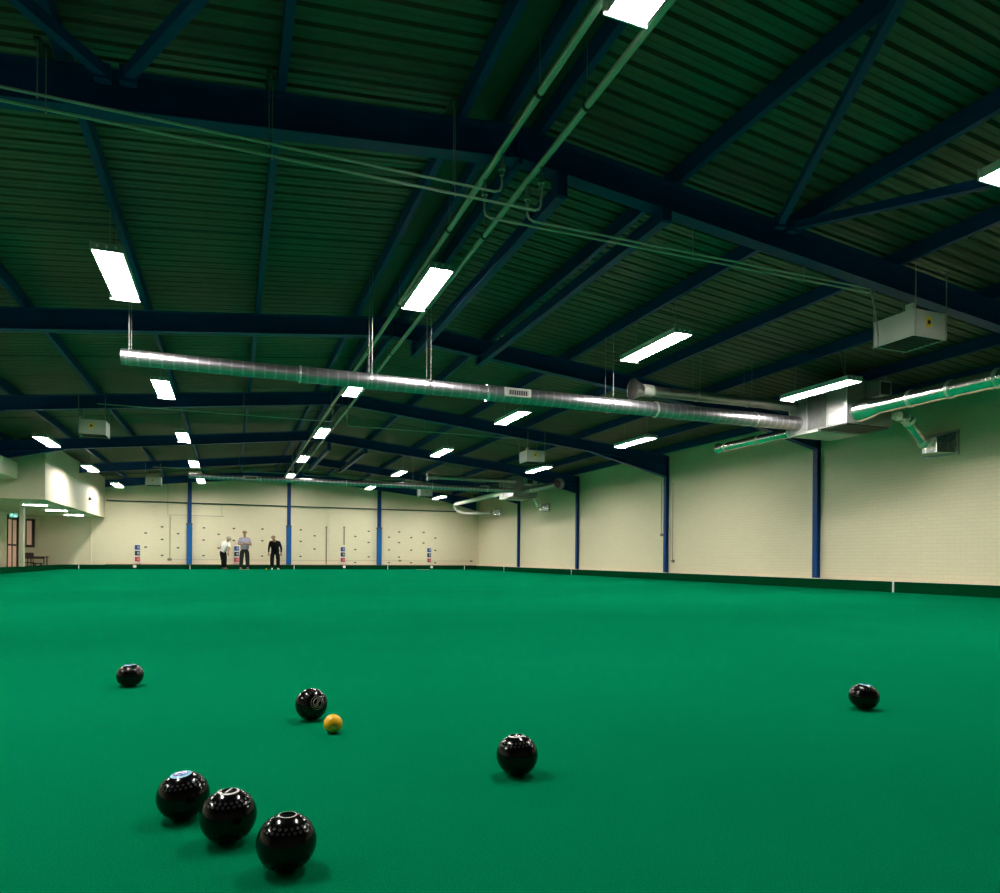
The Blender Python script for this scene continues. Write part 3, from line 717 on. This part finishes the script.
# table and chairs behind the left bank
t = thing('side_table', 'plain dark wooden table standing in the recess behind the left bank', 'table', (-7.95, 35.55, -.12))
m = MB(); m.box(-8.27, 35.25, .52, -7.58, 35.85, .56); m.build('tabletop', 'brown', t, bevel=.005)
m = MB(); m.box(-8.22, 35.30, .46, -7.62, 35.32, .52); m.build('apron', 'frame_dark', t)
for x in (-8.23, -7.63):
    for y in (35.29, 35.80):
        m = MB(); m.bar((x, y, -.12), (x, y, .52), .035, .035); m.build('leg', 'frame_dark', t)
def chair(x, y, rz, lab):
    t = thing('cafe_chair', lab, 'chair', (x, y, -.12), rz, 'dark chairs at the recess table')
    m = MB(); m.box(-.18, -.18, .40, .18, .18, .44); m.build('seat', 'frame_dark', t, local=True, bevel=.01)
    m = MB(); m.box(-.18, .15, .58, .18, .18, .84); m.build('backrest', 'frame_dark', t, local=True, bevel=.01)
    for sx in (-1, 1):
        m = MB(); m.bar((sx*.16, -.19, 0), (sx*.16, -.14, .40), .022, .022); m.build('leg', 'black', t, local=True)
        m = MB(); m.bar((sx*.16, .22, 0), (sx*.16, .165, .45), .022, .022); m.bar((sx*.16, .165, .45), (sx*.16, .165, .60), .022, .022); m.build('leg', 'black', t, local=True)
    return t
chair(-8.03, 34.62, 3.3, 'dark chair with its back against the pier side of the recess table')
t = thing('stool', 'dark low stool with splayed legs pushed under the recess table', 'stool', (-7.80, 35.05, -.12))
m = MB(); m.box(-.19, -.17, .36, .19, .17, .40); m.build('seat', 'frame_dark', t, local=True, bevel=.01)
for sx in (-1, 1):
    for sy in (-1, 1):
        m = MB(); m.bar((sx*.19, sy*.18, 0), (sx*.10, sy*.10, .36), .026, .026); m.build('leg', 'black', t, local=True)
    m = MB(); m.bar((sx*.15, -.145, .16), (sx*.15, .145, .16), .02, .02); m.build('stretcher', 'black', t, local=True)

# ================================================================== BOWLS AND JACK
def bowl(x, y, R, axis, lab, disc='rings', flat=.88):
    """lawn bowl: oblate resin body, engraved rings on the disc face, dimple rows round the shoulder"""
    ax = Vector(axis).normalized()
    e = ax; # resting height of the oblate body for this tilt
    sn = math.sqrt(1-ax.z**2); zc = math.sqrt((R*flat)**2*ax.z**2 + R**2*sn**2)
    if R*R*sn/zc < .26*R: zc = R*flat*math.sqrt(1-.26**2)*abs(ax.z) + .26*R*sn   # rests on the disc rim
    t = thing('lawn_bowl', lab, 'bowl', (x, y, zc), 0, 'black lawn bowls on the green')
    q = Vector((0, 0, 1)).rotation_difference(ax)
    t.rotation_mode = 'QUATERNION'; t.rotation_quaternion = q
    n = 40; prof = []
    for i in range(n+1):
        a = PI*i/n; r = math.sin(a)*R; z = -math.cos(a)*R*flat
        prof.append((r, z))
    # recessed disc at both ends
    rd = .26*R; zf = R*flat*math.sqrt(1-.26**2)
    prof = [(r, z) for r, z in prof if r > rd*1.02]
    prof = [(0, -zf+.0022), (rd*.93, -zf+.0022), (rd*.96, -zf), (rd, -zf)] + prof + [(rd, zf), (rd*.96, zf), (rd*.93, zf-.0022), (0, zf-.0022)]
    MB().lathe(prof, 56).build('bowl_body', 'bowl', t, local=True, smooth='auto')
    def zat(r): return R*flat*math.sqrt(max(0, 1-(r/R)**2))
    def band(r0, r1, mat, name, lift=.0006):
        m = MB(); k = 48
        v = [(r0*math.cos(2*PI*i/k), r0*math.sin(2*PI*i/k), zat(r0)+lift) for i in range(k)] + [(r1*math.cos(2*PI*i/k), r1*math.sin(2*PI*i/k), zat(r1)+lift) for i in range(k)]
        m.add(v, [(i, (i+1) % k, k+(i+1) % k, k+i) for i in range(k)]); return m.build(name, mat, t, local=True)
    if disc == 'rings':
        band(.27*R, .31*R, 'bowl_mark', 'engraved_ring', .0012)
    elif disc == 'white':
        band(.30*R, .38*R, 'bowl_mark_white', 'engraved_ring')
        m = MB(); m.bar((-.10*R, -.20*R, zf), (.12*R, .22*R, zf), .06*R, .0015); m.build('engraved_stroke', 'bowl_mark_white', t, local=True)
    elif disc == 'blue':
        m = MB(); m.tube([(0, 0, zf-.002), (0, 0, zf+.0008)], .245*R, 32); p = m.build('emblem_disc', 'blue_deep', t, local=True)
        band(.27*R, .40*R, 'blue_disc', 'emblem_ring')
        m = MB(); m.bar((-.18*R, .02*R, zf+.0012), (.2*R, .04*R, zf+.0012), .10*R, .0012); m.bar((-.05*R, -.16*R, zf+.0012), (.12*R, -.14*R, zf+.0012), .08*R, .0012); m.build('emblem_mark', 'blue_disc', p, local=True)
    elif disc == 'pale':
        band(.27*R, .40*R, 'blue_disc', 'emblem_ring')
    elif disc == 'emblem':
        band(.265*R, .30*R, 'bowl_mark', 'engraved_ring'); band(.40*R, .42*R, 'bowl_mark', 'engraved_ring')
        # slender looped figure inside the ring
        m = MB(); P = []
        for i in range(25):
            a = 2*PI*i/24; P.append((math.sin(2*a)*.075*R+math.cos(a)*.04*R, math.cos(a)*.19*R, zf+.0002))
        m.tube(P, .022*R, 6, caps=False); m.build('engraved_figure', 'bowl_mark', t, local=True)
    # two rows of grip dimples round each shoulder
    for s in (1, -1):
        m = MB()
        for rr, k0, off in ((.70*R, 22, 0), (.80*R, 26, .5)):
            for i in range(k0):
                a = 2*PI*(i+off)/k0
                nrm = Vector((math.cos(a)*rr, math.sin(a)*rr, s*zat(rr)/flat**2)).normalized()
                c = Vector((math.cos(a)*rr, math.sin(a)*rr, s*zat(rr)))
                m.ring(c, nrm, .0016, .0030, .0008, 8)
        m.build('grip_dimples', 'dimple', t, local=True)
    return t
bowl(-.452, 3.74, .0600, (-.06, -.02, 1), 'black lawn bowl with pale blue top ring, farthest left on the green', 'pale', .915)
bowl(.291, 2.751, .0615, (.305, -.90, .25), 'black lawn bowl beside the yellow jack, round emblem facing the camera', 'emblem', .93)
bowl(-.105, 1.822, .0598, (-.10, -.06, 1), 'black lawn bowl with blue disc on top, back one of three clustered', 'blue', .93)
bowl(-.003, 1.641, .0599, (.0, -.03, 1), 'black lawn bowl with scuffed white ring on top, middle of three clustered', 'white', .97)
bowl(.107, 1.453, .0589, (.03, -.03, 1), 'black lawn bowl with thin tan ring on top, front one of three clustered', 'rings', .965)
bowl(.779, 1.858, .0606, (-.05, .03, 1), 'black lawn bowl standing alone right of centre on the green', 'white', .975)
bowl(2.509, 2.178, .0600, (.08, -.03, 1), 'black lawn bowl alone on the right side of the green', 'pale', .91)
t = thing('jack', 'small yellow jack ball beside the bowl with the round emblem', 'ball', (.342, 2.521, .0335), 0)
m = MB(); m.ball((0, 0, 0), .0335, 40); m.build('jack_ball', 'jack', t, local=True, smooth=True)
m = MB(); m.ring((0, 0, 0), (.5, -.3, 1), .0333, .03375, .0012, 40); m.build('mould_seam', 'yellow', t, local=True)

# ================================================================== PEOPLE
def skin_mesh(name, mat, parent, chains, root, sub=2):
    """chains: lists of (point, radius); points that coincide are merged so the branches join"""
    vs, rad, es, idx = [], [], [], {}
    def vid(p, r):
        k = tuple(round(c, 4) for c in p)
        if k not in idx: idx[k] = len(vs); vs.append(p); rad.append(r)
        return idx[k]
    for ch in chains:
        prev = None
        for p, r in ch:
            i = vid(p, r)
            if prev is not None and prev != i: es.append((prev, i))
            prev = i
    me = bpy.data.meshes.new(name); me.from_pydata(vs, es, []); me.materials.append(M[mat])
    o = bpy.data.objects.new(name, me); COL.objects.link(o); o.parent = parent
    sk = o.modifiers.new('skin', 'SKIN'); sk.use_smooth_shade = True
    ss = o.modifiers.new('sub', 'SUBSURF'); ss.levels = 1; ss.render_levels = sub
    lay = me.skin_vertices[0].data
    for i, r in enumerate(rad):
        rr = r if isinstance(r, tuple) else (r, r)
        lay[i].radius = rr; lay[i].use_root = (i == idx[tuple(round(c, 4) for c in root)])
    return o
def lerp(a, b, t): return tuple(x+(y-x)*t for x, y in zip(a, b))
def hand_chains(wrist, direction, side, curl=.3):
    """palm and five curled fingers; direction = where the hand points"""
    d = Vector(direction).normalized(); sidev = d.cross(Vector((0, 1, 0)))
    if sidev.length < .1: sidev = d.cross(Vector((0, 0, 1)))
    sidev.normalize(); n = sidev.cross(d).normalized()
    w = Vector(wrist); palm = w + d*.045; knb = w + d*.085
    ch = [[(tuple(w), .024), (tuple(palm), (.030, .020))]]
    for k, (off, ln) in enumerate(((-.030, .062), (-.010, .072), (.010, .068), (.030, .052))):
        base = knb + sidev*off; mid = base + d*ln*.55 + n*ln*curl*.3; tip = base + d*ln*.9 + n*ln*curl
        ch.append([(tuple(palm), (.030, .020)), (tuple(base), .010), (tuple(mid), .009), (tuple(tip), .0075)])
    th = w + d*.03 + sidev*side*.032
    ch.append([(tuple(palm), (.030, .020)), (tuple(th), .012), (tuple(th + d*.035 + sidev*side*.018), .010), (tuple(th + d*.06 + sidev*side*.016 + n*.012), .008)])
    return ch
def person(loc, label, J, shirt, trousers, shoe, hair, shorts_sleeve=False, hairshape='short', build=1.0):
    """J: joints in metres in local axes (x right in the picture, y away from the camera, z up)"""
    t = thing('person', label, 'person', loc, 0, None)
    B = build
    pel, chest, neck, head = J['pelvis'], J['chest'], J['neck'], J['head']
    belly = lerp(pel, chest, .45)
    hd = Vector(head)-Vector(neck)
    up = hd.normalized(); face = Vector(J['face']).normalized()
    crown = Vector(head)+up*.085; jaw = Vector(head)-up*.055+face*.03
    bt = (.095*B, .06*B)
    ch = [[(pel, bt), (belly, bt), (chest, bt), (neck, .050), (tuple(Vector(neck).lerp(Vector(head), .45)), .056), (head, (.078, .092)), (tuple(crown), (.060, .07))],
          [(head, (.078, .092)), (tuple(jaw), (.052, .055))],
          [(head, (.078, .092)), (tuple(Vector(head)+face*.095-up*.005), .022), (tuple(Vector(head)+face*.122-up*.022), .013)]]
    for sd in ('l', 'r'):
        sh, el, wr = J['sh_'+sd], J['el_'+sd], J['wr_'+sd]
        ch.append([(chest, bt), (sh, .040), (lerp(sh, el, .5), .050), (el, .041), (lerp(el, wr, .5), .037), (wr, .024)])
        ch += hand_chains(wr, J['hand_'+sd], 1 if sd == 'l' else -1)
        hp, kn, an, toe = J['hip_'+sd], J['kn_'+sd], J['an_'+sd], J['toe_'+sd]
        ch.append([(pel, bt), (hp, .070), (lerp(hp, kn, .5), .060), (kn, .046), (lerp(kn, an, .4), .042), (an, .034), (toe, .032)])
    body = skin_mesh('body', 'skin', t, ch, pel)
    # clothes: shells a little wider than the body
    e = .016
    sch = [[(lerp(pel, belly, .1), (.158*B+e, .115*B+e)), (belly, (.156*B+e, .125*B+e)), (chest, (.172*B+e, .118*B+e)), (lerp(chest, neck, .8), .092)]]
    for sd in ('l', 'r'):
        sh, el, wr = J['sh_'+sd], J['el_'+sd], J['wr_'+sd]
        c = [(chest, (.172*B+e, .118*B+e)), (sh, .082), (lerp(sh, el, .5), .066), (lerp(sh, el, .8), .058)]
        if not shorts_sleeve: c += [(el, .053), (lerp(el, wr, .5), .047), (lerp(el, wr, .93), .038)]
        sch.append(c)
    skin_mesh('shirt', shirt, t, sch, belly)
    tch = [[(lerp(pel, belly, .35), (.148*B+e, .108*B+e)), (pel, (.152*B+e, .112*B+e))]]
    for sd in ('l', 'r'):
        hp, kn, an = J['hip_'+sd], J['kn_'+sd], J['an_'+sd]
        tch.append([(pel, (.152*B+e, .112*B+e)), (hp, .108*B), (lerp(hp, kn, .5), .100*B), (kn, .088*B), (lerp(kn, an, .5), .082*B), (lerp(kn, an, .97), .070*B)])
    skin_mesh('trousers', trousers, t, tch, pel)
    for sd in ('l', 'r'):
        an, toe = Vector(J['an_'+sd]), Vector(J['toe_'+sd])
        f = Vector((toe.x-an.x, toe.y-an.y, 0)).normalized()
        hl = an - f*.05; 
        skin_mesh('shoe', shoe, t, [[((hl.x, hl.y, .045), .042), ((an.x+f.x*.03, an.y+f.y*.03, .050), (.046, .05)), ((an.x+f.x*.12, an.y+f.y*.12, .040), (.046, .038)), ((an.x+f.x*.19, an.y+f.y*.19, .034), (.038, .030))]], (hl.x, hl.y, .045), 1)
    # hair cap over crown and back of the head
    m = MB(); c = Vector(head)+up*.035-face*.018
    mm = MB(); mm.lathe([(math.sin(PI*i/10)*.108, -math.cos(PI*i/10)*.115) for i in range(3 if hairshape == 'bob' else 5, 11)], 18)
    q = Vector((0, 0, 1)).rotation_difference((up - face*.45).normalized())
    m.add([tuple(c + q @ Vector(v)) for v in mm.v], mm.f); m.build('hair', hair, t, local=True, smooth=True)
    # eyes
    sidev = up.cross(face).normalized()
    m = MB()
    for s in (-1, 1): m.ball(tuple(Vector(head)+face*.088+sidev*s*.032+up*.015), .011, 8)
    m.build('eyes', 'black', t, local=True, smooth=True)
    return t
PY = 34.95
# man in the lilac-grey shirt, arms folded, facing the green
person((.565, PY, 0), 'person in lilac-grey shirt and dark grey trousers standing with arms folded', dict(
    pelvis=(.0, .02, .98), chest=(.0, 0, 1.36), neck=(.0, .0, 1.53), head=(.0, -.03, 1.70), face=(0, -1, -.12),
    sh_l=(-.20, 0, 1.45), el_l=(-.29, -.10, 1.20), wr_l=(-.07, -.24, 1.19), hand_l=(1, -.1, .25),
    sh_r=(.20, 0, 1.45), el_r=(.30, -.10, 1.17), wr_r=(.07, -.27, 1.23), hand_r=(-1, -.1, .15),
    hip_l=(-.10, .02, .92), kn_l=(-.14, -.01, .50), an_l=(-.16, .03, .08), toe_l=(-.19, -.14, .035),
    hip_r=(.10, .02, .92), kn_r=(.13, -.01, .50), an_r=(.14, .03, .08), toe_r=(.17, -.14, .035)),
    'shirt_lilac', 'cloth_grey', 'shoe_brown', 'hair_thin', True, build=1.18)
# woman in the white top, leaning forward to the right
person((-.36, PY-.02, 0), 'person in white top and black trousers leaning forward toward the standing player', dict(
    pelvis=(-.03, .02, .84), chest=(.10, -.03, 1.17), neck=(.17, -.05, 1.31), head=(.225, -.08, 1.44), face=(.75, -.6, -.35),
    sh_l=(-.02, .03, 1.24), el_l=(-.13, .08, 1.02), wr_l=(-.02, -.02, .86), hand_l=(.5, -.3, -.8),
    sh_r=(.23, -.11, 1.22), el_r=(.24, -.20, .98), wr_r=(.20, -.28, .80), hand_r=(.1, -.4, -.9),
    hip_l=(-.10, .03, .79), kn_l=(-.03, -.04, .44), an_l=(-.03, .04, .08), toe_l=(.07, -.10, .035),
    hip_r=(.05, .02, .79), kn_r=(.07, -.05, .44), an_r=(.07, .03, .08), toe_r=(.18, -.10, .035)),
    'shirt_white', 'cloth_black', 'shoe_brown', 'hair_grey', True, 'bob', build=.95)
# third player in black stooping toward the green
person((1.93, PY-.03, 0), 'person dressed in black with white shoes, stooping with arms hanging', dict(
    pelvis=(.02, .08, .88), chest=(-.01, -.10, 1.25), neck=(-.04, -.20, 1.38), head=(-.08, -.30, 1.49), face=(-.15, -.8, -.6),
    sh_l=(-.22, -.10, 1.30), el_l=(-.28, -.12, 1.02), wr_l=(-.29, -.20, .80), hand_l=(-.05, -.1, -1),
    sh_r=(.20, -.08, 1.31), el_r=(.29, -.06, 1.04), wr_r=(.28, -.14, .80), hand_r=(-.05, -.1, -1),
    hip_l=(-.10, .08, .84), kn_l=(-.13, -.04, .48), an_l=(-.12, .04, .08), toe_l=(-.14, -.13, .035),
    hip_r=(.12, .08, .84), kn_r=(.15, -.04, .48), an_r=(.15, .06, .08), toe_r=(.19, -.11, .035)),
    'cloth_black', 'cloth_black', 'shoe_white', 'hair_thin', False, build=1.15)
m = MB(); m.box(.33, PY-.32, .001, .80, PY+.25, .008)
tag(m.build('bowling_mat', 'mat', origin=(.565, PY, 0)), 'pale bowling mat under the feet of the player with folded arms', 'mat')
m = MB(); m.box(9.0, 35.0, .001, 9.65, 35.4, .008)
tag(m.build('bowling_mat', 'mat', origin=(9.3, 35.2, 0)), 'pale bowling mat lying on the green before the scoreboard by the right corner', 'mat')
m = MB(); m.ball((1.55, PY-.05, .032), .0315, 14)
tag(m.build('jack', 'jack', origin=(1.55, PY-.05, .032), smooth=True), 'small pale jack ball at the feet of the stooping player in black', 'ball')

# ================================================================== WORLD, CAMERA, VIEW
wd = bpy.data.worlds.new('dark'); S.world = wd; wd.use_nodes = True
wd.node_tree.nodes['Background'].inputs['Color'].default_value = (.02, .022, .025, 1)
wd.node_tree.nodes['Background'].inputs['Strength'].default_value = .1
cam = bpy.data.cameras.new('camera'); co = bpy.data.objects.new('camera', cam); COL.objects.link(co)
cam.sensor_width = 36; cam.lens = 24.8865; cam.shift_y = .1117; cam.clip_end = 200; cam.clip_start = .02
co.matrix_world = Matrix.Translation((0, 0, .63)) @ Matrix.Rotation(-math.radians(21.2075), 4, 'Z') @ Matrix.Rotation(PI/2, 4, 'X') @ Matrix.Rotation(math.radians(.4188), 4, 'Z')
S.camera = co
S.view_settings.view_transform = 'Standard'; S.view_settings.look = 'None'
S.view_settings.exposure = 0; S.view_settings.gamma = 1; S.view_settings.use_curve_mapping = False
try:
    S.cycles.use_denoising = True; S.cycles.max_bounces = 8; S.cycles.diffuse_bounces = 5; S.cycles.glossy_bounces = 4; S.cycles.sample_clamp_indirect = 8
    S.cycles.use_light_tree = True; S.cycles.caustics_reflective = False
except Exception: pass
